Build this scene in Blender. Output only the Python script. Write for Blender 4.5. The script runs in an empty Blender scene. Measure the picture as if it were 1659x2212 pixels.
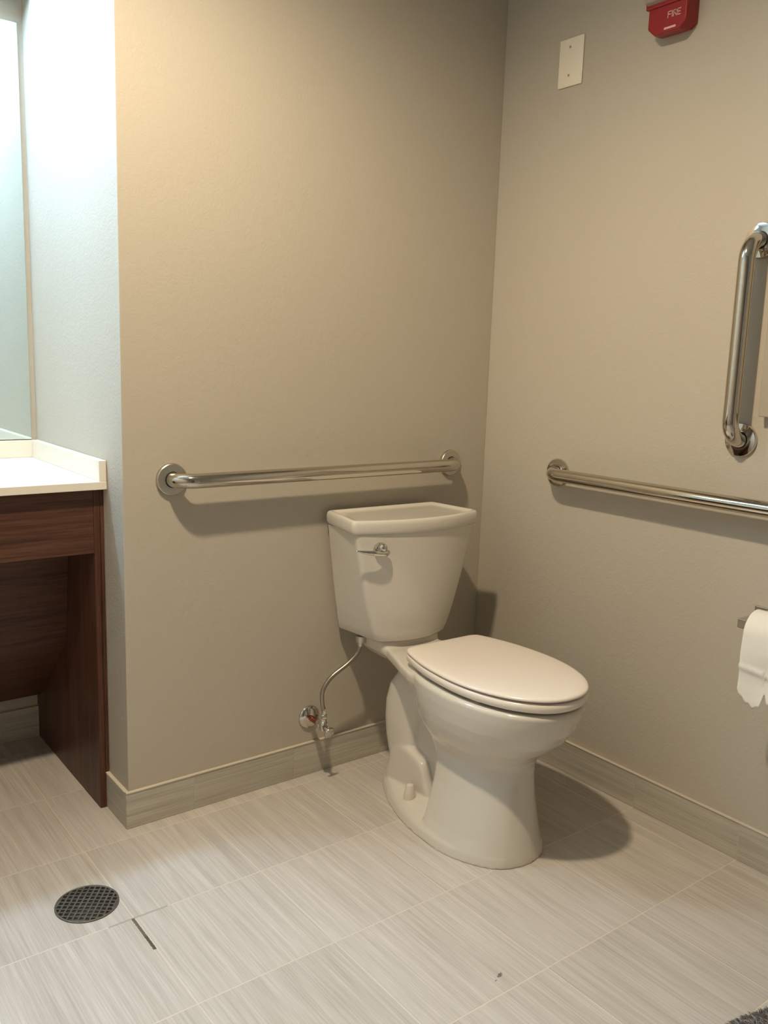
import bpy, bmesh, math, random
from mathutils import Vector, Matrix
random.seed(7)
PI = math.pi
SC = bpy.context.scene
COL = SC.collection

# ------------------------------------------------------------------ camera, light, exposure
cam_d = bpy.data.cameras.new('camera'); cam = bpy.data.objects.new('camera', cam_d); COL.objects.link(cam)
cam.location = (-1.954, -2.015, 1.2006)
cam.rotation_euler = (1.3976, -0.0330, -0.6520)
cam_d.sensor_fit = 'VERTICAL'; cam_d.sensor_height = 24.0
cam_d.lens = 24.0 * 1892.45 / 2212.0
cam_d.clip_start = 0.02
SC.camera = cam
SC.view_settings.view_transform = 'Standard'; SC.view_settings.look = 'None'
SC.view_settings.gamma = 1.0; SC.view_settings.use_curve_mapping = False
SC.view_settings.exposure = 0.0
world = bpy.data.worlds.new('world'); SC.world = world; world.use_nodes = True
world.node_tree.nodes['Background'].inputs[0].default_value = (0.5, 0.5, 0.5, 1)
world.node_tree.nodes['Background'].inputs[1].default_value = 0.02

CAN = (-1.39, -0.83, 2.425)            # recessed ceiling can over the toilet
CAN_POWER = 146.0
CAN_COLOR = (1.0, 0.83, 0.59)
VANITY_EMIT = 122.0                    # light bar above the mirror
VANITY_COLOR = (0.49, 0.735, 1.0)

def spot(name, loc, power, color, size, blend, radius):
    d = bpy.data.lights.new(name, 'SPOT'); d.energy = power; d.color = color
    d.spot_size = size; d.spot_blend = blend; d.shadow_soft_size = radius
    o = bpy.data.objects.new(name, d); COL.objects.link(o); o.location = loc
    return o
spot('can_light_beam', CAN, CAN_POWER, CAN_COLOR, math.radians(173), 0.68, 0.05)

# ------------------------------------------------------------------ materials
def new_mat(name):
    m = bpy.data.materials.new(name); m.use_nodes = True
    return m, m.node_tree, m.node_tree.nodes['Principled BSDF']
def nd(nt, t, **kw):
    n = nt.nodes.new(t)
    for k, v in kw.items(): setattr(n, k, v)
    return n
def setin(nt, sock, v):
    if isinstance(v, (int, float)): sock.default_value = v
    elif isinstance(v, tuple): sock.default_value = v
    else: nt.links.new(v, sock)
def mth(nt, op, a, b=None, c=None):
    n = nd(nt, 'ShaderNodeMath', operation=op)
    setin(nt, n.inputs[0], a)
    if b is not None: setin(nt, n.inputs[1], b)
    if c is not None: setin(nt, n.inputs[2], c)
    return n.outputs[0]
def mixc(nt, f, a, b):
    n = nd(nt, 'ShaderNodeMix', data_type='RGBA')
    setin(nt, n.inputs['Factor'], f); setin(nt, n.inputs['A'], a); setin(nt, n.inputs['B'], b)
    return n.outputs['Result']
def comb(nt, x, y, z):
    n = nd(nt, 'ShaderNodeCombineXYZ')
    for s, v in zip(n.inputs, (x, y, z)): setin(nt, s, v)
    return n.outputs[0]
def noise(nt, vec, scale, detail=2.0, rough=0.5):
    n = nd(nt, 'ShaderNodeTexNoise'); n.inputs['Scale'].default_value = scale
    n.inputs['Detail'].default_value = detail; n.inputs['Roughness'].default_value = rough
    nt.links.new(vec, n.inputs['Vector'])
    return n.outputs['Fac']
def xyz(nt):
    g = nd(nt, 'ShaderNodeNewGeometry'); s = nd(nt, 'ShaderNodeSeparateXYZ')
    nt.links.new(g.outputs['Position'], s.inputs[0])
    return g.outputs['Position'], s.outputs[0], s.outputs[1], s.outputs[2]
def bump(nt, bsdf, h, strength, dist):
    b = nd(nt, 'ShaderNodeBump'); b.inputs['Strength'].default_value = strength; b.inputs['Distance'].default_value = dist
    nt.links.new(h, b.inputs['Height']); nt.links.new(b.outputs[0], bsdf.inputs['Normal'])
def plain(name, col, rough=0.5, metal=0.0, spec=None, var=0.0, vscale=30, bmp=0.0, coat=0.0):
    m, nt, b = new_mat(name)
    c4 = tuple(col) + (1,)
    b.inputs['Roughness'].default_value = rough; b.inputs['Metallic'].default_value = metal
    if spec is not None: b.inputs['Specular IOR Level'].default_value = spec
    if coat: b.inputs['Coat Weight'].default_value = coat; b.inputs['Coat Roughness'].default_value = 0.05
    p = xyz(nt)[0]; f = noise(nt, p, vscale, 3)
    d4 = tuple(max(0, c * (1 - var)) for c in col) + (1,)
    nt.links.new(mixc(nt, f, d4, c4), b.inputs['Base Color'])
    if bmp: bump(nt, b, f, 0.4, bmp)
    return m
def wall_mat(name, col):
    m, nt, b = new_mat(name); p = xyz(nt)[0]
    f = noise(nt, p, 4.0, 2)
    nt.links.new(mixc(nt, f, tuple(c*0.975 for c in col)+(1,), tuple(col)+(1,)), b.inputs['Base Color'])
    b.inputs['Roughness'].default_value = 0.55; b.inputs['Specular IOR Level'].default_value = 0.3
    h = mth(nt, 'ADD', noise(nt, p, 160.0, 3, 0.6), mth(nt, 'MULTIPLY', noise(nt, p, 45.0, 2), 0.8))
    bump(nt, b, h, 0.6, 0.0014)
    return m
M_WALL = wall_mat('greige_wall_paint', (0.50, 0.45, 0.37))
M_CEIL = wall_mat('ceiling_paint', (0.60, 0.58, 0.54))

XJ, SXT, YA, SYT = -1.3196, 0.3093, -0.0489, 0.3103
def tile_mat(name, mode):
    """mode floor: streaks run along y. mode bx: base tile running along x. mode by: running along y"""
    m, nt, b = new_mat(name); p, X, Y, Z = xyz(nt)
    u = mth(nt, 'DIVIDE', mth(nt, 'SUBTRACT', X, XJ), SXT)
    v = mth(nt, 'DIVIDE', mth(nt, 'SUBTRACT', Y, YA), SYT)
    fv = mth(nt, 'FLOOR', v)
    if mode == 'floor':     # each row is slipped a few millimetres
        wn = nd(nt, 'ShaderNodeTexWhiteNoise', noise_dimensions='1D'); nt.links.new(fv, wn.inputs['W'])
        u = mth(nt, 'ADD', u, mth(nt, 'MULTIPLY', mth(nt, 'SUBTRACT', wn.outputs[0], 0.5), 0.030))
    fu = mth(nt, 'FLOOR', u)
    def edge(t, s):         # metres to the nearest joint
        fr = mth(nt, 'FRACT', t)
        return mth(nt, 'MULTIPLY', mth(nt, 'MINIMUM', fr, mth(nt, 'SUBTRACT', 1.0, fr)), s)
    eu, ev = edge(u, SXT), edge(v, SYT)
    idv = comb(nt, fu if mode != 'by' else 3.0, fv if mode != 'bx' else 5.0, 0.0)
    w = nd(nt, 'ShaderNodeTexWhiteNoise', noise_dimensions='3D'); nt.links.new(idv, w.inputs['Vector'])
    tid = w.outputs['Value']
    off = mth(nt, 'MULTIPLY', tid, 37.0)
    if mode == 'floor':
        sv = lambda a, l: comb(nt, mth(nt, 'MULTIPLY', X, a), mth(nt, 'MULTIPLY', Y, l), off)
    elif mode == 'bx':
        sv = lambda a, l: comb(nt, mth(nt, 'MULTIPLY', Z, a*1.8), mth(nt, 'MULTIPLY', X, l), off)
    else:
        sv = lambda a, l: comb(nt, mth(nt, 'MULTIPLY', Z, a*1.8), mth(nt, 'MULTIPLY', Y, l), off)
    s1 = noise(nt, sv(1.0, 0.022), 210.0, 3, 0.65)
    s2 = noise(nt, sv(1.0, 0.04), 55.0, 2, 0.5)
    s3 = noise(nt, sv(1.0, 0.014), 560.0, 2, 0.7)
    st = mth(nt, 'ADD', mth(nt, 'ADD', mth(nt, 'MULTIPLY', s1, 0.45), mth(nt, 'MULTIPLY', s2, 0.3)), mth(nt, 'MULTIPLY', s3, 0.25))
    rmp = nd(nt, 'ShaderNodeMapRange'); nt.links.new(st, rmp.inputs['Value'])
    rmp.inputs['From Min'].default_value = 0.36; rmp.inputs['From Max'].default_value = 0.64
    ca, cb = ((0.43, 0.385, 0.33, 1), (0.625, 0.575, 0.52, 1)) if mode == 'floor' else ((0.36, 0.335, 0.28, 1), (0.59, 0.545, 0.46, 1))
    tile = mixc(nt, rmp.outputs[0], ca, cb)
    tone = nd(nt, 'ShaderNodeHueSaturation'); nt.links.new(tile, tone.inputs['Color'])
    nt.links.new(mth(nt, 'ADD', 0.96, mth(nt, 'MULTIPLY', tid, 0.08)), tone.inputs['Value'])
    if mode == 'floor': e = mth(nt, 'MINIMUM', eu, ev)
    elif mode == 'bx': e = eu
    else: e = ev
    g = nd(nt, 'ShaderNodeMapRange'); nt.links.new(e, g.inputs['Value'])
    g.inputs['From Min'].default_value = 0.0011; g.inputs['From Max'].default_value = 0.0019
    g.inputs['To Min'].default_value = 1.0; g.inputs['To Max'].default_value = 0.0
    grout = (0.66, 0.585, 0.49, 1) if mode == 'floor' else (0.50, 0.455, 0.385, 1)
    colr = mixc(nt, g.outputs[0], tone.outputs[0], grout)
    if mode == 'floor':
        # stains: dirty open joint beside the drain, grey joint, small scuff; each with its own outline
        def box(x0, x1, y0, y1, wob=0.0006):
            wv = mth(nt, 'MULTIPLY', mth(nt, 'SUBTRACT', noise(nt, p, 260.0, 2), 0.5), wob*6)
            xx = mth(nt, 'ADD', X, wv); yy = mth(nt, 'ADD', Y, wv)
            a = mth(nt, 'MULTIPLY', mth(nt, 'GREATER_THAN', xx, x0), mth(nt, 'LESS_THAN', xx, x1))
            c = mth(nt, 'MULTIPLY', mth(nt, 'GREATER_THAN', yy, y0), mth(nt, 'LESS_THAN', yy, y1))
            return mth(nt, 'MULTIPLY', a, c)
        yl = YA - SYT
        colr = mixc(nt, mth(nt, 'MULTIPLY', box(-1.371, -1.240, yl-0.0028, yl+0.0022), 0.8), colr, (0.33, 0.29, 0.25, 1))
        colr = mixc(nt, mth(nt, 'MULTIPLY', box(-1.3225, -1.3157, -0.480, yl), 0.92), colr, (0.11, 0.085, 0.05, 1))
        colr = mixc(nt, mth(nt, 'MULTIPLY', box(-1.3225, -1.3157, -0.480, -0.43), 0.7), colr, (0.07, 0.055, 0.04, 1))
        for bx_ in ((-0.801, -0.789, -0.944, -0.938), (-0.795, -0.786, -0.940, -0.935), (-0.812, -0.808, -0.948, -0.945)):
            colr = mixc(nt, mth(nt, 'MULTIPLY', box(*bx_, 0.001), 0.8), colr, (0.13, 0.10, 0.08, 1))
    nt.links.new(colr, b.inputs['Base Color'])
    b.inputs['Roughness'].default_value = 0.48; b.inputs['Specular IOR Level'].default_value = 0.4
    h = mth(nt, 'SUBTRACT', mth(nt, 'MULTIPLY', st, 0.25), g.outputs[0])
    bump(nt, b, h, 0.5, 0.0012)
    return m
M_FLOOR = tile_mat('streaked_floor_tile', 'floor')
M_BASEX = tile_mat('streaked_base_tile_x', 'bx')
M_BASEY = tile_mat('streaked_base_tile_y', 'by')
M_CAULK = plain('base_grout', (0.66, 0.58, 0.47), 0.7, var=0.15, vscale=80)
M_PORC = plain('porcelain', (0.655, 0.615, 0.54), 0.12, var=0.01, vscale=5, coat=0.3)
M_SEAT = plain('seat_plastic', (0.82, 0.74, 0.66), 0.22, var=0.01, vscale=5)
M_CAP = plain('bolt_cap_plastic', (0.70, 0.63, 0.55), 0.35, var=0.02, vscale=30)
M_CHROME = plain('polished_chrome', (0.66, 0.64, 0.60), 0.05, 1.0, var=0.03, vscale=40)
M_STEEL = plain('polished_steel', (0.60, 0.56, 0.49), 0.09, 1.0, var=0.05, vscale=60)
M_SATIN = plain('brushed_steel', (0.60, 0.57, 0.50), 0.32, 1.0, var=0.06, vscale=90)
M_COPPER = plain('copper_pipe', (0.42, 0.13, 0.08), 0.25, 1.0, var=0.2, vscale=90)
M_BRAID = plain('braided_steel', (0.50, 0.45, 0.37), 0.35, 1.0, var=0.5, vscale=700)
M_GAP_SHADE = plain('dark_gap', (0.02, 0.02, 0.02), 0.8, var=0.1)  # near-black colour for the shade in the flange openings
M_PLATE = plain('cover_plate_plastic', (0.86, 0.79, 0.65), 0.4, var=0.02, vscale=20)
M_SCREW = plain('plate_screw', (0.42, 0.38, 0.30), 0.45, 0.3, var=0.1, vscale=200)
M_RED = plain('red_alarm_plastic', (0.31, 0.016, 0.018), 0.38, var=0.08, vscale=50)
M_WHITE = plain('white_lettering', (0.72, 0.50, 0.48), 0.5, var=0.05)
M_COUNTER = plain('quartz_counter', (0.82, 0.76, 0.66), 0.25, var=0.06, vscale=220)
M_PAPER = plain('toilet_paper', (0.86, 0.83, 0.76), 0.9, var=0.04, vscale=60, bmp=0.002, spec=0.1)
M_PANEL = plain('painted_panel', (0.40, 0.335, 0.25), 0.4, var=0.04, vscale=15)
M_FUR = plain('grey_fur', (0.17, 0.155, 0.145), 0.85, var=0.65, vscale=22)
M_FURTIP = plain('pale_grey_fur', (0.40, 0.37, 0.35), 0.85, var=0.4, vscale=40)
M_DRAIN = plain('tarnished_drain_metal', (0.20, 0.175, 0.135), 0.5, 0.6, var=0.5, vscale=60)
M_HOLE = plain('drain_hole_shade', (0.012, 0.010, 0.008), 0.7, var=0.3)
M_DOOR = plain('door_paint', (0.20, 0.12, 0.07), 0.4, var=0.2, vscale=8)
def wood_mat(name, axis):
    m, nt, b = new_mat(name); p, X, Y, Z = xyz(nt)
    k = 0.04
    if axis == 'x': v = comb(nt, mth(nt, 'MULTIPLY', X, k), Y, Z)
    else: v = comb(nt, X, Y, mth(nt, 'MULTIPLY', Z, k))
    s = mth(nt, 'ADD', mth(nt, 'MULTIPLY', noise(nt, v, 60.0, 3, 0.6), 0.6), mth(nt, 'MULTIPLY', noise(nt, v, 300.0, 2, 0.6), 0.4))
    r = nd(nt, 'ShaderNodeMapRange'); nt.links.new(s, r.inputs['Value']); r.inputs['From Min'].default_value = 0.35; r.inputs['From Max'].default_value = 0.66
    nt.links.new(mixc(nt, r.outputs[0], (0.050, 0.020, 0.012, 1), (0.135, 0.058, 0.035, 1)), b.inputs['Base Color'])
    b.inputs['Roughness'].default_value = 0.42; b.inputs['Specular IOR Level'].default_value = 0.35
    bump(nt, b, s, 0.15, 0.0006)
    return m
M_WOODX = wood_mat('walnut_laminate_horizontal', 'x')
M_WOODZ = wood_mat('walnut_laminate_vertical', 'z')
m, nt, b = new_mat('mirror_glass'); M_MIRROR = m
b.inputs['Base Color'].default_value = (0.87, 0.95, 0.95, 1); b.inputs['Metallic'].default_value = 1.0; b.inputs['Roughness'].default_value = 0.015
def emis_mat(name, col, s):
    m, nt, b = new_mat(name)
    b.inputs['Base Color'].default_value = (0.8, 0.8, 0.8, 1)
    b.inputs['Emission Color'].default_value = tuple(col)+(1,); b.inputs['Emission Strength'].default_value = s
    return m
M_TUBE = emis_mat('vanity_light_diffuser', VANITY_COLOR, VANITY_EMIT)
M_LENS = emis_mat('can_light_lens', (1.0, 0.80, 0.55), 6.0)
def clear_mat():
    m, nt, b = new_mat('strobe_lens')
    b.inputs['Base Color'].default_value = (0.85, 0.82, 0.78, 1); b.inputs['Roughness'].default_value = 0.15
    b.inputs['Transmission Weight'].default_value = 0.55; b.inputs['IOR'].default_value = 1.4
    return m
M_STROBE = clear_mat()

# ------------------------------------------------------------------ mesh helpers
def box(bm, x0, x1, y0, y1, z0, z1, bev=0.0, seg=2, mi=0):
    r = bmesh.ops.create_cube(bm, size=1.0)
    vs = r['verts']
    for v in vs:
        v.co = Vector(((x0+x1)/2 + v.co.x*(x1-x0), (y0+y1)/2 + v.co.y*(y1-y0), (z0+z1)/2 + v.co.z*(z1-z0)))
    fs = list({f for v in vs for f in v.link_faces})
    for f in fs: f.material_index = mi
    if bev:
        es = list({e for v in vs for e in v.link_edges})
        bmesh.ops.bevel(bm, geom=es, offset=bev, segments=seg, profile=0.5, affect='EDGES')
def frames(pts):
    out = []; up = None
    for i, p in enumerate(pts):
        a = pts[max(i-1, 0)]; c = pts[min(i+1, len(pts)-1)]
        t = (c-a).normalized()
        if up is None:
            up = Vector((0, 0, 1)) if abs(t.z) < 0.9 else Vector((1, 0, 0))
        up = (up - t*up.dot(t)).normalized()
        out.append((p, t.cross(up).normalized(), up.copy()))
    return out
def tube(bm, pts, rad, n=20, cap=True, sx=1.0, mi=0):
    pts = [Vector(p) for p in pts]
    rads = rad if isinstance(rad, (list, tuple)) else [rad]*len(pts)
    rings = []
    for (p, a, u), r in zip(frames(pts), rads):
        rings.append([bm.verts.new(p + a*math.cos(2*PI*k/n)*r*sx + u*math.sin(2*PI*k/n)*r) for k in range(n)])
    skin(bm, rings, cap, mi)
def skin(bm, rings, cap=True, mi=0):
    n = len(rings[0])
    for A, B in zip(rings[:-1], rings[1:]):
        for k in range(n):
            f = bm.faces.new((A[k], A[(k+1) % n], B[(k+1) % n], B[k])); f.smooth = True; f.material_index = mi
    if cap:
        f = bm.faces.new(list(reversed(rings[0]))); f.material_index = mi
        f = bm.faces.new(rings[-1]); f.material_index = mi
def loft(bm, sections, cap=True, mi=0):
    """sections: list of lists of 3D points, same count"""
    skin(bm, [[bm.verts.new(Vector(p)) for p in s] for s in sections], cap, mi)
def lathe(bm, prof, origin, axis, n=32, mi=0):
    """prof: (radius, distance along axis) pairs"""
    ax = Vector(axis).normalized(); o = Vector(origin)
    a = ax.orthogonal().normalized(); c = ax.cross(a)
    rings = []
    for r, h in prof:
        rings.append([bm.verts.new(o + ax*h + (a*math.cos(2*PI*k/n) + c*math.sin(2*PI*k/n))*max(r, 1e-5)) for k in range(n)])
    skin(bm, rings, True, mi)
def obj(name, bm, mats, parent=None, smooth=None, loc=None):
    bmesh.ops.recalc_face_normals(bm, faces=bm.faces)
    me = bpy.data.meshes.new(name); bm.to_mesh(me); bm.free()
    for m in (mats if isinstance(mats, (list, tuple)) else [mats]): me.materials.append(m)
    o = bpy.data.objects.new(name, me); COL.objects.link(o)
    if parent: o.parent = parent
    if smooth is not None:
        for p in me.polygons: p.use_smooth = True
        me.set_sharp_from_angle(angle=math.radians(smooth))
    if loc: o.location = loc
    return o
def tag(o, label=None, cat=None, group=None, kind=None):
    if label: o['label'] = label
    if cat: o['category'] = cat
    if group: o['group'] = group
    if kind: o['kind'] = kind
    return o
def thing(name, label, cat, loc=(0, 0, 0), group=None):
    o = bpy.data.objects.new(name, None); COL.objects.link(o); o.location = loc
    o.empty_display_size = 0.1
    return tag(o, label, cat, group)
def struct(name, bm, mats, smooth=None):
    return tag(obj(name, bm, mats, None, smooth), kind='structure')
def catmull(P, n=6, closed=False):
    P = [Vector(p) for p in P]; out = []
    N = len(P)
    for i in range(N if closed else N-1):
        if closed: a, b_, c, d = P[i-1], P[i], P[(i+1) % N], P[(i+2) % N]
        else: a, b_, c, d = P[max(i-1, 0)], P[i], P[i+1], P[min(i+2, N-1)]
        for k in range(n):
            t = k/n
            out.append(0.5*((2*b_) + (c-a)*t + (2*a-5*b_+4*c-d)*t*t + (3*b_-a-3*c+d)*t**3))
    if not closed: out.append(P[-1])
    return out
def solid_prism(bm, pts2, lo, hi, axis, mi=0):
    f = {'x': lambda a, b_, c: (c, a, b_), 'y': lambda a, b_, c: (a, c, b_), 'z': lambda a, b_, c: (a, b_, c)}[axis]
    loft(bm, [[f(a, b_, lo) for a, b_ in pts2], [f(a, b_, hi) for a, b_ in pts2]], True, mi)
    for fc in bm.faces: fc.smooth = False

# ------------------------------------------------------------------ room shell
L = 1.1863; D = 0.685; H = 2.44; XL = -2.64; YF = -3.7
bm = bmesh.new(); box(bm, XL-0.1, 0.1, YF-0.1, D+0.1, -0.1, 0.0); struct('floor', bm, M_FLOOR)
bm = bmesh.new(); box(bm, XL-0.1, 0.1, YF-0.1, D+0.1, H, H+0.1); struct('ceiling', bm, M_CEIL)
bm = bmesh.new(); box(bm, -L, 0.0, 0.0, D+0.1, 0.0, H, 0.0015, 2); struct('wall_back', bm, M_WALL)
bm = bmesh.new(); box(bm, 0.0, 0.1, YF-0.1, D+0.1, 0.0, H); struct('wall_right', bm, M_WALL)
bm = bmesh.new(); box(bm, XL-0.1, -L, D, D+0.1, 0.0, H); struct('wall_alcove', bm, M_WALL)
bm = bmesh.new(); box(bm, XL-0.1, XL, YF-0.1, D, 0.0, H); struct('wall_left', bm, M_WALL)
bm = bmesh.new(); box(bm, XL, 0.0, YF-0.1, YF, 0.0, H); struct('wall_front', bm, M_WALL)
# unseen door behind the camera, added for dark reflections in the chrome
bm = bmesh.new(); box(bm, -2.45, -1.54, YF, YF+0.03, 0.0, 2.03, 0.003)
dr = struct('reflection_door', bm, M_DOOR)
bm = bmesh.new(); tube(bm, [(-1.62, YF+0.03, 1.0), (-1.62, YF+0.08, 1.0), (-1.74, YF+0.085, 1.0)], 0.009)
obj('door_handle', bm, M_SATIN, dr, 40)

HB, TB = 0.0965, 0.009
def baseboard(name, x0, x1, y0, y1, mat, side):
    bm = bmesh.new(); box(bm, x0, x1, y0, y1, 0.0, HB, 0.0012, 1)
    # grout bead closing the top of the tile against the wall
    g = 0.0025
    if side == 'y-': box(bm, x0, x1, y0-0.0018, y1, HB-0.0005, HB+g, 0.0008, 1, 1)
    elif side == 'x-': box(bm, x0-0.0018, x1, y0, y1, HB-0.0005, HB+g, 0.0008, 1, 1)
    struct(name, bm, [mat, M_CAULK])
baseboard('baseboard_back', -L-TB, -TB, -TB, 0.0, M_BASEX, 'y-')
baseboard('baseboard_right', -TB, 0.0, YF, 0.0, M_BASEY, 'x-')
baseboard('baseboard_return', -L-TB, -L, 0.0, D-TB, M_BASEY, 'x-')
baseboard('baseboard_alcove', XL, -L-TB, D-TB, D, M_BASEX, 'y-')

# recessed can light in the ceiling
t = thing('recessed_ceiling_light', 'round white recessed ceiling light over the toilet area', 'ceiling light', (CAN[0], CAN[1], H))
bm = bmesh.new(); lathe(bm, [(0.060, 0.0), (0.086, 0.0), (0.086, -0.004), (0.062, -0.006), (0.060, 0.0)], (0, 0, 0), (0, 0, 1), 40)
obj('trim_ring', bm, M_PLATE, t, 40)
bm = bmesh.new(); lathe(bm, [(0.0, -0.0005), (0.058, -0.0005), (0.058, -0.002), (0.0, -0.002)], (0, 0, 0), (0, 0, 1), 40)
obj('lens', bm, M_LENS, t)

# ------------------------------------------------------------------ vanity
v = thing('vanity_cabinet', 'dark walnut vanity cabinet with open knee space under the white counter', 'cabinet', (-1.9, 0.131, 0.0))
def vb(name, mat, *a, **k):
    bm = bmesh.new(); box(bm, *a, **k); o = obj(name, bm, mat, v); o.location = (1.9, -0.131, 0); return o
XP = -1.212
bm = bmesh.new()
solid_prism(bm, [(0.131, 0.0), (0.131, 0.853), (D-0.002, 0.853), (D-0.002, HB+0.006), (D-TB-0.001, HB+0.006), (D-TB-0.001, 0.0)], XP, -L-TB-0.001, 'x')
bmesh.ops.translate(bm, verts=bm.verts, vec=(0, 0, 0.001))
box(bm, -L-TB-0.002, -L-0.0015, 0.131, D-0.002, HB+0.006, 0.854)
o = obj('side_panel', bm, M_WOODZ, v); o.location = (1.9, -0.131, 0)
vb('apron', M_WOODX, -2.612, XP, 0.1325, 0.151, 0.694, 0.854, bev=0.0008, seg=1)
bm = bmesh.new()
solid_prism(bm, [(0.330, 0.70), (0.378, 0.385), (0.640, 0.150), (0.650, 0.163), (0.396, 0.394), (0.348, 0.70)], -2.612, XP-0.001, 'x')
o = obj('pipe_cover', bm, M_WOODX, v); o.location = (1.9, -0.131, 0)
bm = bmesh.new(); box(bm, -2.638, -2.614, 0.131, D-0.01, 0.0, 0.854)
o = obj('side_panel', bm, M_WOODZ, v); o.location = (1.9, -0.131, 0)

ct = thing('countertop', 'white quartz vanity countertop with low splash strips along the walls', 'countertop', (-1.9, 0.1, 0.859))
def cb(name, *a, **k):
    bm = bmesh.new(); box(bm, *a, **k); o = obj(name, bm, M_COUNTER, ct); o.location = (1.9, -0.1, -0.859); return o
cb('slab', -2.639, -L-0.001, 0.103, D-0.001, 0.859, 0.879, bev=0.0012)
cb('side_splash', -L-0.019, -L-0.001, 0.105, D-0.0195, 0.8792, 0.931, bev=0.001)
cb('back_splash', -2.639, -L-0.001, D-0.019, D-0.001, 0.8792, 0.929, bev=0.001)

bm = bmesh.new(); box(bm, -2.612, -1.2015, D-0.007, D-0.001, 0.9315, 2.075, 0.0012, 1)
tag(obj('wall_mirror', bm, M_MIRROR), 'frameless rectangular wall mirror standing above the vanity splash', 'mirror')

lt = thing('vanity_light', 'bar wall light mounted above the vanity mirror', 'wall light', (-1.66, D, 2.24))
bm = bmesh.new(); box(bm, -0.45, 0.455, -0.100, -0.001, -0.105, 0.07, 0.004)
obj('shield_plate', bm, M_SATIN, lt)  # out of view; made deep and wide to shield the wall from the diffuser
bm = bmesh.new(); box(bm, -0.32, 0.32, -0.165, -0.1002, -0.080, 0.050, 0.012, 3)
obj('diffuser', bm, M_TUBE, lt)

# ------------------------------------------------------------------ grab bars
def grab_bar(name, label, A, B, off, mat_bar, mat_fl, flat=False):
    """A, B: flange centres on the wall. off: unit vector away from the wall."""
    A, B, off = Vector(A), Vector(B), Vector(off)
    t = thing(name, label, 'grab bar', A, 'stainless grab bars on the bathroom walls')
    B = B - A; d = B.normalized(); S = 0.056; rb = 0.048
    pts = [off*0.004, off*(S-rb)]
    for k in range(1, 9):
        a = PI/2*k/8
        pts.append(off*(S-rb) + off*rb*math.sin(a) + d*rb*(1-math.cos(a)))
    end = []
    for k in range(8, 0, -1):
        a = PI/2*k/8
        end.append(B + off*(S-rb) + off*rb*math.sin(a) - d*rb*(1-math.cos(a)))
    end += [B + off*(S-rb), B + off*0.004]
    mid = []
    nseg = 10
    for k in range(1, nseg): mid.append(pts[-1].lerp(end[0], k/nseg))
    bm = bmesh.new(); tube(bm, pts + mid + end, 0.0185, 32)
    obj('bar', bm, mat_bar, t, 60)
    prof = [(0.0, 0.0), (0.0400, 0.0), (0.0405, 0.0015), (0.0395, 0.0075), (0.0375, 0.0095), (0.0290, 0.0105), (0.0215, 0.0110)] if flat else \
           [(0.0, 0.0), (0.0400, 0.0), (0.0405, 0.002), (0.0400, 0.0065), (0.0385, 0.0085), (0.0300, 0.0096), (0.0225, 0.0100)]
    for P in (Vector((0, 0, 0)), B):
        bm = bmesh.new(); lathe(bm, prof, P + off*0.0005, off, 48)
        f = obj('flange', bm, mat_fl, t, 35)
        bm = bmesh.new()
        h = prof[-1][1]
        lathe(bm, [(0.0184, h-0.001), (0.0203, h-0.001), (0.0203, h+0.0006), (0.0184, h+0.0006)], P, off, 40)
        obj('gap_shade_ring', bm, M_GAP_SHADE, f)  # dark ring painted in for the shaded opening around the bar
    return t
grab_bar('grab_bar', 'horizontal stainless grab bar above the toilet tank on the back wall', (-1.064, 0, 0.891), (-0.150, 0, 0.891), (0, -1, 0), M_STEEL, M_SATIN, True)
grab_bar('grab_bar', 'horizontal polished grab bar on the right wall running out of frame', (0, -0.313, 0.891), (0, -1.380, 0.891), (-1, 0, 0), M_STEEL, M_STEEL)
grab_bar('grab_bar', 'vertical polished grab bar on the right wall near the frame edge', (0, -0.874, 1.038), (0, -0.874, 1.497), (-1, 0, 0), M_STEEL, M_CHROME)

# ------------------------------------------------------------------ toilet
T = thing('toilet', 'white two-piece toilet with closed elongated seat lid in the room corner', 'toilet', (-0.422, 0.0, 0.0))
T.rotation_euler = (0, 0, math.radians(-2.2))

# pedestal and bowl, sculpted from overlapping volumes fused by a remesh
FOOT = [(0.030, -0.150), (0.058, -0.168), (0.090, -0.225), (0.113, -0.277), (0.140, -0.370), (0.150, -0.460), (0.148, -0.539), (0.134, -0.591),
        (0.107, -0.645), (0.077, -0.678), (0.046, -0.694), (0.0, -0.702)]
def mirror_outline(half):
    return [(x, y) for x, y in half] + [(-x, y) for x, y in reversed(half[:-1])]
foot = [(p.x, p.y) for p in catmull([Vector((x, y, 0)) for x, y in mirror_outline(FOOT)], 4, True)]
def inset_outline(pts, d, cy=-0.43):
    out = []
    n = len(pts)
    for i in range(n):
        a = Vector(pts[i-1]); c = Vector(pts[(i+1) % n]); tt = (c-a).normalized()
        nrm = Vector((-tt.y, tt.x)); p = Vector(pts[i])
        if nrm.dot(Vector((0, cy)) - p) < 0: nrm = -nrm
        q = p + nrm*d
        out.append((q.x, q.y))
    return out
def egg(z, yf, yb, hw, ym, nf=2.0, nb=2.5, n=64):
    """closed section: front half ellipse-like towards yf, rear half towards yb, widest at ym"""
    out = []
    for k in range(n):
        a = 2*PI*k/n; c, s = math.cos(a), math.sin(a)
        if s < 0: e = nf; R = ym - yf
        else: e = nb; R = yb - ym
        x = hw*math.copysign(abs(c)**(2/e), c); y = ym + math.copysign(abs(s)**(2/e), s)*R
        out.append((x, y, z))
    return out
bm = bmesh.new()
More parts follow.
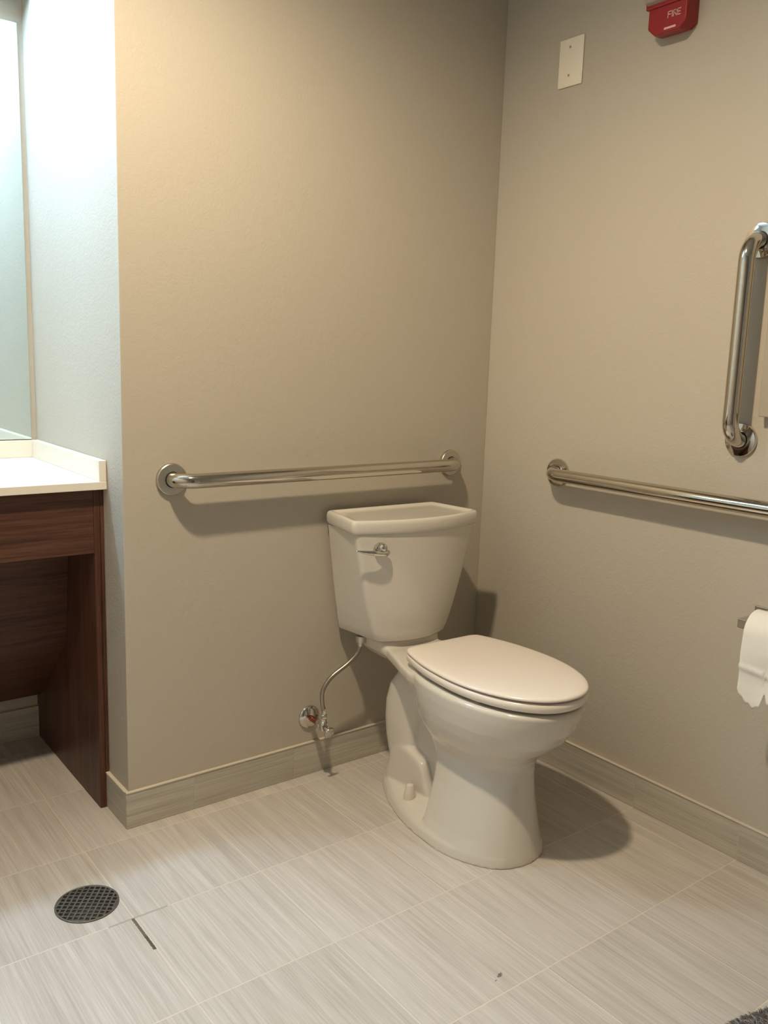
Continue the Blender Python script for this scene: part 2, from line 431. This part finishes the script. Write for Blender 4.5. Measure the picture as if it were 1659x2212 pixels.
# column and bowl
secs = [egg(0.000, -0.702, -0.430, 0.147, -0.50, 2.1, 4.0),
        egg(0.020, -0.699, -0.430, 0.144, -0.50, 2.1, 4.5),
        egg(0.055, -0.693, -0.436, 0.130, -0.50, 2.1, 6.0),
        egg(0.100, -0.685, -0.440, 0.118, -0.50, 2.1, 7.5),
        egg(0.150, -0.676, -0.442, 0.107, -0.50, 2.1, 8.0),
        egg(0.200, -0.670, -0.438, 0.101, -0.50, 2.1, 7.0),
        egg(0.230, -0.669, -0.420, 0.103, -0.50, 2.1, 6.0),
        egg(0.252, -0.676, -0.398, 0.112, -0.51, 2.1, 4.5),
        egg(0.272, -0.697, -0.378, 0.128, -0.52, 2.1, 3.5),
        egg(0.292, -0.722, -0.356, 0.142, -0.53, 2.1, 3.0),
        egg(0.318, -0.747, -0.336, 0.154, -0.535, 2.1, 2.7),
        egg(0.350, -0.769, -0.318, 0.164, -0.54, 2.1, 2.5),
        egg(0.385, -0.785, -0.304, 0.171, -0.54, 2.1, 2.4),
        egg(0.410, -0.793, -0.296, 0.173, -0.54, 2.1, 2.4),
        egg(0.418, -0.788, -0.303, 0.167, -0.54, 2.1, 2.4)]
loft(bm, secs)
# foot plate, top sloping outward
f0 = foot; f1 = inset_outline(foot, 0.004); f2 = inset_outline(foot, 0.012); f3 = inset_outline(foot, 0.05)
loft(bm, [[(x, y, 0.0) for x, y in f0], [(x, y, 0.022) for x, y in f1], [(x, y, 0.033) for x, y in f2], [(x*0.4, -0.43+(y+0.43)*0.7, 0.049) for x, y in foot]])
# trapway: rear loop
def rsec(y0, y1, hw, z, e=3.0, n=40):
    out = []
    cy, ry = (y0+y1)/2, abs(y1-y0)/2
    for k in range(n):
        a = 2*PI*k/n; c, s = math.cos(a), math.sin(a)
        out.append((hw*math.copysign(abs(c)**(2/e), c), cy+ry*math.copysign(abs(s)**(2/e), s), z))
    return out
loft(bm, [rsec(-0.20, -0.45, 0.036, 0.0), rsec(-0.20, -0.45, 0.036, 0.30), rsec(-0.20, -0.45, 0.050, 0.40)])
loft(bm, [rsec(-0.175, -0.29, 0.058, 0.0), rsec(-0.178, -0.29, 0.058, 0.05), rsec(-0.168, -0.295, 0.062, 0.10), rsec(-0.152, -0.295, 0.066, 0.15), rsec(-0.142, -0.300, 0.068, 0.20),
          rsec(-0.140, -0.315, 0.068, 0.25), rsec(-0.152, -0.345, 0.067, 0.30), rsec(-0.186, -0.38, 0.064, 0.345), rsec(-0.160, -0.41, 0.074, 0.380), rsec(-0.12, -0.42, 0.086, 0.405)])
# lower trap lobe
def xsec(x, pts): return [(x, a, b_) for a, b_ in pts]
lob = [(p.x, p.y) for p in catmull([Vector(q+(0,)) for q in [(-0.20, 0.00), (-0.195, 0.09), (-0.210, 0.146), (-0.268, 0.152), (-0.315, 0.142), (-0.350, 0.128), (-0.372, 0.085), (-0.395, 0.04), (-0.405, 0.00)]], 5, True)]
def shrink(pts, k, c=(-0.30, 0.05)): return [(c[0]+(a-c[0])*k, c[1]+(b_-c[1])*k) for a, b_ in pts]
loft(bm, [xsec(-0.066, shrink(lob, 0.86)), xsec(-0.063, shrink(lob, 0.95)), xsec(-0.057, shrink(lob, 0.99)), xsec(-0.05, lob), xsec(0.05, lob), xsec(0.057, shrink(lob, 0.99)), xsec(0.063, shrink(lob, 0.95)), xsec(0.066, shrink(lob, 0.86))])
# deck behind the seat, and raised pad under the tank
deck = mirror_outline([(0.088, -0.185), (0.098, -0.215), (0.115, -0.265), (0.134, -0.315), (0.150, -0.370), (0.155, -0.43), (0.0, -0.45)])
dk = [(x, y) for x, y in deck]
loft(bm, [[(x*0.86, y, 0.372) for x, y in dk], [(x*0.99, y, 0.388) for x, y in dk], [(x, y, 0.404) for x, y in dk], [(x*0.985, y-0.001, 0.412) for x, y in dk]])
loft(bm, [rsec(-0.06, -0.24, 0.070, 0.370, 6), rsec(-0.045, -0.215, 0.096, 0.395, 6), rsec(-0.035, -0.200, 0.105, 0.416, 6), rsec(-0.035, -0.196, 0.105, 0.430, 6)])
for q in bm.verts: q.co.x -= 0.013*max(0.0, 1-q.co.z/0.40)
for f in bm.faces: f.smooth = True
bowl = obj('bowl', bm, M_PORC, T)
md = bowl.modifiers.new('fuse', 'REMESH'); md.mode = 'VOXEL'; md.voxel_size = 0.0031; md.use_smooth_shade = True
md = bowl.modifiers.new('soften', 'SMOOTH'); md.factor = 0.5; md.iterations = 7

for s in (-1, 1):
    bm = bmesh.new()
    lathe(bm, [(0.0, 0.0), (0.0178, 0.0), (0.0176, 0.004), (0.0152, 0.018), (0.0122, 0.034), (0.0090, 0.0400), (0.0, 0.0415)], (s*0.100-0.002, -0.340, 0.0350), (0, 0, 1), 28)
    obj('bolt_cap', bm, M_CAP, T, 50)
# tank
def tank_outline(bw, cw, yb, yc, yf, r, n_bow=10):
    """bw back half width, cw corner half width, yb back, yc corner y, yf bow y"""
    half = []
    pts = [Vector((0, yb)), Vector((bw, yb)), Vector((cw, yc))]
    # bow from corner to centre
    bow = [Vector((cw*(1-t), yf + (yc-yf)*abs(1-t)**2.0)) for t in [k/n_bow for k in range(1, n_bow+1)]]
    def fillet(A, B_, C, r, n=6):
        a = (A-B_).normalized(); c = (C-B_).normalized()
        return [B_ + a*r*(1-t)**2 + c*r*t**2 for t in [k/n for k in range(n+1)]]
    half = [pts[0]] + fillet(pts[0], pts[1], pts[2], r*0.8) + fillet(pts[1], pts[2], bow[0], r) + [p for p in bow if (p-pts[2]).length > r*1.1]
    full = [(p.x, p.y) for p in half] + [(-p.x, p.y) for p in reversed(half[1:-1])]
    return full
TZ0, TZ1 = 0.4315, 0.742
def tank_sec(t, grow=0.0):
    """t 0 bottom .. 1 top"""
    bw = 0.142 + (0.186-0.142)*t**0.85
    cw = 0.118 + (0.205-0.118)*t**0.72
    yc = -0.188 - 0.010*t
    yf = -0.219 - 0.018*t
    return tank_outline(bw+grow, cw+grow, -0.022-grow*-1, yc-grow, yf-grow, 0.014)
bm = bmesh.new()
secs = []
for z, t, g in [(TZ0, 0.0, -0.006), (TZ0+0.002, 0.0, -0.002), (TZ0+0.006, 0.01, 0.0)] + [(TZ0+0.006+(TZ1-TZ0-0.006)*k/16, max(0.02, k/16), 0.0) for k in range(1, 17)]:
    secs.append([(x, y, z) for x, y in tank_sec(t, g)])
loft(bm, secs)
obj('tank', bm, M_PORC, T, 60)
# tank lid with a dished top
def lid_out(d, yb=-0.020): return tank_outline(0.190-d, 0.2165-d, yb-d, -0.200+d*0.6, -0.246+d, 0.013)
bm = bmesh.new()
secs = [[(x, y, z) for x, y in lid_out(d)] for z, d in [(0.7425, 0.012), (0.7430, 0.005), (0.7460, 0.0025), (0.7520, 0.0005), (0.768, 0.0), (0.7755, 0.0015), (0.7795, 0.005), (0.7805, 0.009), (0.7795, 0.013), (0.7770, 0.016), (0.7745, 0.020), (0.7732, 0.026), (0.7726, 0.04)]]
loft(bm, secs)
obj('tank_lid', bm, M_PORC, T, 50)
# flush lever
bm = bmesh.new(); lathe(bm, [(0.0, -0.010), (0.0185, -0.010), (0.0185, 0.003), (0.016, 0.007), (0.0, 0.007)], (-0.140, -0.2185, 0.703), (-0.15, -1, 0.12), 28)
fl = obj('flush_lever', bm, M_CHROME, T, 50)
bm = bmesh.new()
prof = [(0.0125*math.sin(PI*k/12), 0.0125*(1-math.cos(PI*k/12))) for k in range(13)]
lathe(bm, prof, (-0.143, -0.222, 0.709), (0, -1, 0.05), 24)
obj('hub', bm, M_CHROME, fl, 60)
bm = bmesh.new()
tube(bm, catmull([(-0.120, -0.231, 0.6975), (-0.140, -0.239, 0.6945), (-0.172, -0.237, 0.6985), (-0.198, -0.228, 0.7020), (-0.218, -0.219, 0.7055)], 5), [0.003, 0.0055, 0.0075, 0.0082, 0.0085, 0.0085, 0.0083, 0.008, 0.0077, 0.0073, 0.007, 0.0065, 0.006, 0.0055, 0.005, 0.0044, 0.0038, 0.0032, 0.0026, 0.0018, 0.0008], 14, True, 1.0)
obj('lever_arm', bm, M_CHROME, fl, 60)
# seat ring, lid, hinges
SEAT = [(0.0, -0.318), (0.06, -0.318), (0.104, -0.319), (0.126, -0.333), (0.143, -0.380), (0.159, -0.450), (0.166, -0.530), (0.163, -0.600), (0.148, -0.665), (0.121, -0.724), (0.083, -0.768), (0.043, -0.791), (0.0, -0.798)]
def smooth_outline(half, n=5):
    full = [Vector((x, y, 0)) for x, y in half] + [Vector((-x, y, 0)) for x, y in reversed(half[1:-1])]
    return [(p.x, p.y) for p in catmull(full, n, True)]
so = smooth_outline(SEAT)
def sin_(d): return inset_outline(so, d, -0.55)
bm = bmesh.new()   # ring
rings = [(0.4262, 0.006), (0.4250, 0.012), (0.4250, 0.055), (0.4440, 0.058), (0.4478, 0.040), (0.4478, 0.006), (0.4465, 0.0025), (0.4400, 0.0), (0.4300, 0.0015)]
R_ = [[bm.verts.new((x, y, z)) for x, y in sin_(d)] for z, d in rings]
skin(bm, R_ + [R_[0]], False)
obj('seat', bm, M_SEAT, T, 50)
bm = bmesh.new()
def lidz(y, base):  # the lid lifts a little towards the front
    return base + 0.0045*max(0.0, (-y-0.35)/0.45)
def lid_sec(d):
    if d <= 0.02: return sin_(d)
    cy = -0.555; k = 1 - (d-0.02)/0.165
    return [(x*k, cy+(y-cy)*(1-(d-0.02)/0.24)) for x, y in sin_(0.02)]
secs = [[(x, y, lidz(y, z)) for x, y in lid_sec(d)] for z, d in [(0.4490, 0.016), (0.4490, 0.004), (0.4500, 0.001), (0.4525, 0.0), (0.4555, 0.0015), (0.4575, 0.005), (0.4586, 0.010), (0.4594, 0.018), (0.4606, 0.045), (0.4612, 0.08), (0.4614, 0.13)]]
loft(bm, secs)
obj('seat_lid', bm, M_SEAT, T, 50)
for s in (-1, 1):
    bm = bmesh.new()
    lathe(bm, [(0.0, 0.0), (0.014, 0.0), (0.014, 0.016), (0.011, 0.020), (0.0, 0.021)], (s*0.072, -0.292, 0.410), (0, 0, 1), 24)
    tube(bm, [(s*0.050, -0.308, 0.4405), (s*0.100, -0.308, 0.4405)], 0.0085, 20)
    obj('hinge', bm, M_SEAT, T, 50)
for s in (-1, 1):
    for y in (-0.43, -0.62):
        bm = bmesh.new(); box(bm, s*0.132-0.009, s*0.132+0.009, y-0.014, y+0.014, 0.4165, 0.4262, 0.002)
        obj('seat_bumper', bm, M_CAP, T)
for o in list(T.children):
    pass

# ------------------------------------------------------------------ water supply
WX, WZ = -0.647, 0.174
w = thing('water_supply_valve', 'chrome shut-off valve with copper stub and braided hose beside the toilet', 'valve', (WX, 0, WZ))
bm = bmesh.new(); lathe(bm, [(0.0, 0.0), (0.0345, 0.0), (0.0345, 0.0015), (0.031, 0.006), (0.022, 0.010), (0.0125, 0.0125), (0.0, 0.0125)], (0, -0.0005, 0), (0, -1, 0), 40)
obj('escutcheon', bm, M_CHROME, w, 50)
bm = bmesh.new(); lathe(bm, [(0.0, 0.0), (0.0085, 0.0), (0.0085, 0.040), (0.0, 0.040)], (0, -0.012, 0), (0, -1, 0), 24)
obj('pipe', bm, M_COPPER, w, 50)
bm = bmesh.new()
lathe(bm, [(0.0, 0.0), (0.011, 0.0), (0.0115, 0.002), (0.0115, 0.013), (0.0095, 0.015), (0.0095, 0.036), (0.0, 0.036)], (0, -0.050, 0), (0, -1, 0), 6)
lathe(bm, [(0.0, -0.012), (0.0105, -0.012), (0.0105, 0.012), (0.0085, 0.014), (0.0085, 0.022), (0.0, 0.022)], (0, -0.076, 0), (0, 0, 1), 24)
obj('valve_body', bm, M_CHROME, w, 40)
bm = bmesh.new()
lathe(bm, [(0.0, 0.0), (0.0045, 0.0), (0.0045, 0.016), (0.0, 0.016)], (0, -0.084, -0.004), (0.1, -1, -0.35), 14)
lathe(bm, [(0.0, 0.0), (0.006, 0.0), (0.0165, 0.002), (0.0175, 0.005), (0.016, 0.0085), (0.006, 0.0095), (0.0, 0.0095)], (0.001, -0.0985, -0.0095), (0.1, -1, -0.35), 10)
h = obj('valve_handle', bm, M_CHROME, w, 40)
bm = bmesh.new()
lathe(bm, [(0.0, 0.0), (0.010, 0.0), (0.0105, 0.002), (0.0105, 0.011), (0.009, 0.013), (0.0068, 0.014), (0.0068, 0.030), (0.0, 0.030)], (0, -0.076, 0.021), (0, 0, 1), 6)
obj('nut', bm, M_CHROME, w, 40)
HP = catmull([(0, -0.076, 0.045), (-0.006, -0.076, 0.075), (-0.004, -0.077, 0.108), (0.022, -0.080, 0.142), (0.070, -0.086, 0.172), (0.098, -0.092, 0.198), (0.107, -0.095, 0.224)], 8)
bm = bmesh.new(); tube(bm, HP, 0.0062, 16)
obj('supply_hose', bm, M_BRAID, w, 60)
bm = bmesh.new()
lathe(bm, [(0.0, 0.0), (0.009, 0.0), (0.0095, 0.006), (0.0095, 0.010), (0.0150, 0.012), (0.0160, 0.030), (0.0, 0.030)], (0.1075, -0.0955, 0.222), (0.04, -0.01, 1), 10)
obj('coupling_nut', bm, M_SATIN, w, 40)

# ------------------------------------------------------------------ wall plate and fire alarm
p = thing('wall_plate', 'blank cream wall plate with two screws beneath the ceiling', 'wall plate', (0, -0.2605, 2.018))
bm = bmesh.new(); box(bm, -0.0055, -0.0003, -0.0425, 0.0425, -0.0625, 0.0625, 0.0025, 3)
obj('plate', bm, M_PLATE, p, 40)
for z in (0.0395, -0.0335):
    bm = bmesh.new(); lathe(bm, [(0.0, 0.0), (0.0036, 0.0), (0.0030, 0.0012), (0.0, 0.0014)], (-0.0054, 0.004, z), (-1, 0, 0), 16)
    obj('screw', bm, M_SCREW, p, 40)

al = thing('fire_alarm', 'red fire alarm strobe with FIRE lettering high on the right wall', 'fire alarm', (0, -0.596, 2.09))
AF = -0.047
bm = bmesh.new()
def asec(x, dy, dz0, dz1, c):   # chamfered rectangle in the y-z plane
    y0, y1, z0, z1 = -0.056+dy, 0.056-dy, -0.090+dz0, 0.086-dz1
    return [(x, y1, z0+c), (x, y1-c*1.1, z0), (x, y0+c*1.1, z0), (x, y0, z0+c), (x, y0, z1-c), (x, y0+c, z1), (x, y1-c, z1), (x, y1, z1-c)]
loft(bm, [asec(-0.0005, 0.001, 0.006, 0.001, 0.012), asec(-0.010, 0.0, 0.004, 0.0, 0.013), asec(-0.030, 0.001, 0.001, 0.002, 0.016), asec(-0.044, 0.001, 0.000, 0.003, 0.018), asec(AF, 0.0035, 0.0025, 0.006, 0.018)])
for f in bm.faces: f.smooth = False
body = obj('housing', bm, M_RED, al)
md = body.modifiers.new('edge', 'BEVEL'); md.width = 0.0015; md.segments = 2
bm = bmesh.new()
loft(bm, [[(-0.040, 0.056, -0.022), (-0.040, -0.034, -0.022), (-0.040, -0.030, 0.075), (-0.040, 0.052, 0.075)],
          [(-0.066, 0.054, -0.018), (-0.066, -0.030, -0.018), (-0.066, -0.026, 0.070), (-0.066, 0.050, 0.070)],
          [(-0.074, 0.046, -0.010), (-0.074, -0.022, -0.010), (-0.074, -0.018, 0.062), (-0.074, 0.042, 0.062)]])
for f in bm.faces: f.smooth = False
st = obj('strobe_lens', bm, M_STROBE, al)
md = st.modifiers.new('edge', 'BEVEL'); md.width = 0.002; md.segments = 2
bm = bmesh.new(); box(bm, -0.052, -0.041, -0.039, 0.0605, -0.029, 0.079, 0.003)
obj('lens_frame', bm, M_RED, al)
def letter(bm, ch, y, z, s, x, th=0.0019):
    """strokes in a 0..1 box; y decreases to the reader's right"""
    S = {'F': [((0, 0), (0, 1)), ((0, 1), (0.62, 1)), ((0, 0.52), (0.52, 0.52))],
         'I': [((0.1, 0), (0.1, 1))],
         'R': [((0, 0), (0, 1)), ((0, 1), (0.48, 1)), ((0.48, 1), (0.62, 0.86)), ((0.62, 0.86), (0.62, 0.64)), ((0.62, 0.64), (0.48, 0.50)), ((0.48, 0.50), (0, 0.50)), ((0.30, 0.50), (0.66, 0))],
         'E': [((0, 0), (0, 1)), ((0, 1), (0.62, 1)), ((0, 0.52), (0.54, 0.52)), ((0, 0), (0.62, 0))]}[ch]
    for (a0, b0), (a1, b1) in S:
        P = Vector((x, y-a0*s, z+b0*s)); Q = Vector((x, y-a1*s, z+b1*s))
        d = (Q-P).normalized(); nrm = Vector((0, -d.z, d.y)); P = P - d*th/2; Q = Q + d*th/2
        c = [P+nrm*th/2, Q+nrm*th/2, Q-nrm*th/2, P-nrm*th/2]
        loft(bm, [[tuple(q) for q in c], [tuple(q - Vector((0.0008, 0, 0))) for q in c]])
bm = bmesh.new()
y = -0.003
for ch, adv in (('F', 0.0105), ('I', 0.0050), ('R', 0.0110), ('E', 0.010)):
    letter(bm, ch, y, -0.0585, 0.0130, AF-0.0001); y -= adv
for f in bm.faces: f.smooth = False
obj('lettering', bm, M_WHITE, al)
bm = bmesh.new(); box(bm, AF-0.0012, AF+0.001, -0.027, 0.006, -0.0840, -0.0790, 0.0006, 1)
obj('slot_mark', bm, M_WHITE, al)

# ------------------------------------------------------------------ right edge: panel box and toilet paper
pb = thing('wall_cabinet', 'beige wall-mounted dispenser box cut off by the right edge beside the vertical bar', 'dispenser', (0, -1.09, 1.28))
bm = bmesh.new(); box(bm, -0.030, -0.001, -0.172, 0.166, -0.183, 0.24, 0.003)
obj('housing', bm, M_PANEL, pb)
bm = bmesh.new(); box(bm, -0.0325, -0.0302, -0.150, 0.120, -0.165, 0.22, 0.002)
obj('front_panel', bm, M_PANEL, pb)

TX, TZ = -0.088, 0.604
hd = thing('toilet_paper_holder', 'chrome toilet paper holder bracket on the right wall', 'paper holder', (0, -0.978, TZ+0.022))
bm = bmesh.new(); box(bm, -0.007, -0.0005, -0.024, 0.022, -0.018, 0.024, 0.0015)
obj('wall_mount', bm, M_CHROME, hd)
bm = bmesh.new(); box(bm, -0.100, -0.006, -0.011, 0.009, -0.012, 0.010, 0.0015)
obj('arm', bm, M_CHROME, hd)
bm = bmesh.new(); box(bm, -0.007, -0.0005, -0.214, -0.168, -0.018, 0.024, 0.0015)
obj('wall_mount', bm, M_CHROME, hd)
bm = bmesh.new(); box(bm, -0.100, -0.006, -0.200, -0.180, -0.012, 0.010, 0.0015)
obj('arm', bm, M_CHROME, hd)
bm = bmesh.new(); tube(bm, [(TX, -0.009, 0.0), (TX, -0.182, 0.0)], 0.008, 16)
obj('spindle', bm, M_CHROME, hd, 50)
rl = thing('toilet_paper_roll', 'white toilet paper roll with loose torn sheet hanging down, at right edge', 'toilet paper', (TX, -1.006, TZ+0.0165))
R0 = 0.049; LEN = 0.150
bm = bmesh.new()
lathe(bm, [(0.019, 0.0), (R0-0.004, 0.0), (R0-0.001, 0.0012), (R0, 0.004), (R0, LEN-0.002), (R0-0.002, LEN), (0.019, LEN), (0.019, 0.0)], (0, 0, -0.006), (0, -1, 0), 64)
obj('roll', bm, M_PAPER, rl, 40)
# the loose sheet leaves the roll at the front and hangs, torn at the lower edge
bm = bmesh.new()
def torn(u):
    return 0.222 + 0.010*math.sin(u*9.0) + 0.005*math.sin(u*23+1) - 0.030*max(0.0, 1-u/0.16) - 0.022*max(0.0, 1-abs(u-0.42)/0.05) + 0.003*math.sin(u*57)
NU, NV = 44, 40
grid = []
for j in range(NV+1):
    row = []
    for i in range(NU+1):
        u = i/NU; yy = -0.0005 - u*(LEN-0.002)
        sl = (torn(u)+0.02)*j/NV + -0.085
        if sl < 0:
            a = sl/R0; x = -(R0+0.0012)*math.cos(a); z = -0.006 - (R0+0.0012)*math.sin(a)
        else:
            k = min(1, sl/0.14)
            x = -(R0+0.0012) - 0.004*math.sin(sl*52) * k - 0.003*math.sin(u*7+sl*20)*k + 0.010*k*k - 0.005*math.exp(-((sl-0.075-0.02*u)/0.006)**2)
            z = -0.006 - sl
            yy += 0.004*k*(1-u)
        row.append(bm.verts.new((x, yy, z)))
    grid.append(row)
for j in range(NV):
    for i in range(NU):
        f = bm.faces.new((grid[j][i], grid[j][i+1], grid[j+1][i+1], grid[j+1][i])); f.smooth = True
sh = obj('hanging_sheet', bm, M_PAPER, rl)
md = sh.modifiers.new('ply', 'SOLIDIFY'); md.thickness = 0.0006

# ------------------------------------------------------------------ floor drain
DC = (-1.381, -0.2545)
dn = thing('floor_drain', 'round tarnished metal floor drain grate set in the tile floor', 'floor drain', (DC[0], DC[1], 0.0))
bm = bmesh.new(); lathe(bm, [(0.0, 0.0002), (0.0655, 0.0002), (0.0655, 0.0009), (0.0, 0.0009)], (0, 0, 0), (0, 0, 1), 48)
obj('sump_shade', bm, M_HOLE, dn)  # flat disc, shade of the hollow below the grate put into its colour
bm = bmesh.new()
lathe(bm, [(0.0635, 0.0005), (0.0680, 0.0005), (0.0675, 0.0026), (0.0660, 0.0032), (0.0645, 0.0030), (0.0635, 0.0024), (0.0635, 0.0005)], (0, 0, 0), (0, 0, 1), 48)
obj('rim', bm, M_DRAIN, dn, 40)
bm = bmesh.new()
RG = 0.0640; pitch = 0.0122
for ang in (math.radians(45+8), math.radians(-45+8)):
    d = Vector((math.cos(ang), math.sin(ang), 0)); nn = Vector((-d.y, d.x, 0))
    for k in range(-5, 6):
        o_ = k*pitch; h_ = math.sqrt(max(0, RG*RG - o_*o_))
        if h_ < 0.01: continue
        w_ = 0.0019
        c = [nn*(o_-w_)-d*h_, nn*(o_+w_)-d*h_, nn*(o_+w_)+d*h_, nn*(o_-w_)+d*h_]
        z1 = 0.0030 if ang > 0.5 else 0.0028
        loft(bm, [[(q.x, q.y, 0.0008) for q in c], [(q.x, q.y, z1) for q in c]])
for f in bm.faces: f.smooth = False
obj('grate', bm, M_DRAIN, dn)

# ------------------------------------------------------------------ grey fluffy heap at the lower right
def fur_heap():
    FC = Vector((-0.555, -1.463, 0.0))
    rnd = random.Random(3)
    bm = bmesh.new()
    def hgt(x, y):
        r2 = (x/0.24)**2 + (y/0.17)**2
        if r2 >= 1: return None
        return 0.060*(1-r2)**0.55*(1+0.22*math.sin(x*31+y*17)+0.15*math.sin(y*43-x*9)) + 0.004
    n = 46; gridv = {}
    for i in range(n+1):
        for j in range(n+1):
            a = 2*PI*i/n; r = j/n
            x = 0.24*0.995*r*math.cos(a); y = 0.17*0.995*r*math.sin(a)
            gridv[i, j] = (x, y, hgt(x, y) or 0.001)
    secs = []
    for j in range(n, 0, -1):
        z = None
        secs.append([gridv[i, j] for i in range(n)])
    secs.insert(0, [(x, y, 0.0005) for x, y, z in secs[0]])
    loft(bm, secs)
    base = obj('fluffy_bundle', bm, M_FUR)
    base.location = FC
    tag(base, 'dark grey fluffy furry bundle on the floor in the bottom right corner', 'fur bundle')
    bm = bmesh.new()
    for k in range(22000):
        a = rnd.uniform(0, 2*PI); r = math.sqrt(rnd.random())*0.99
        x = 0.24*r*math.cos(a); y = 0.17*r*math.sin(a); z = hgt(x, y)
        if z is None: continue
        out = Vector((x/0.24, y/0.17, 0.7*(1-r)+0.35)).normalized()
        d = (out + Vector((rnd.gauss(0, 0.45)+0.25*math.sin(x*40), rnd.gauss(0, 0.45)+0.25*math.sin(y*50+x*20), rnd.gauss(0, 0.25)))).normalized()
        ln = rnd.uniform(0.008, 0.018)
        s = d.cross(Vector((rnd.gauss(0, 1), rnd.gauss(0, 1), rnd.gauss(0, 1)))).normalized()*rnd.uniform(0.0006, 0.0012)
        P = Vector((x, y, z-0.003)); Q = P + d*ln*0.6 ; Tp = P + d*ln - Vector((0, 0, ln*0.35))
        for q in (Q, Tp): q.z = max(q.z, 0.002)
        vs = [bm.verts.new(q) for q in (P-s, P+s, Q+s*0.7, Q-s*0.7, Tp)]
        mi = 0 if rnd.random() < 0.72 else 1
        f = bm.faces.new((vs[0], vs[1], vs[2], vs[3])); f.material_index = mi
        f = bm.faces.new((vs[3], vs[2], vs[4])); f.material_index = mi
    obj('fur', bm, [M_FUR, M_FURTIP], base)
fur_heap()
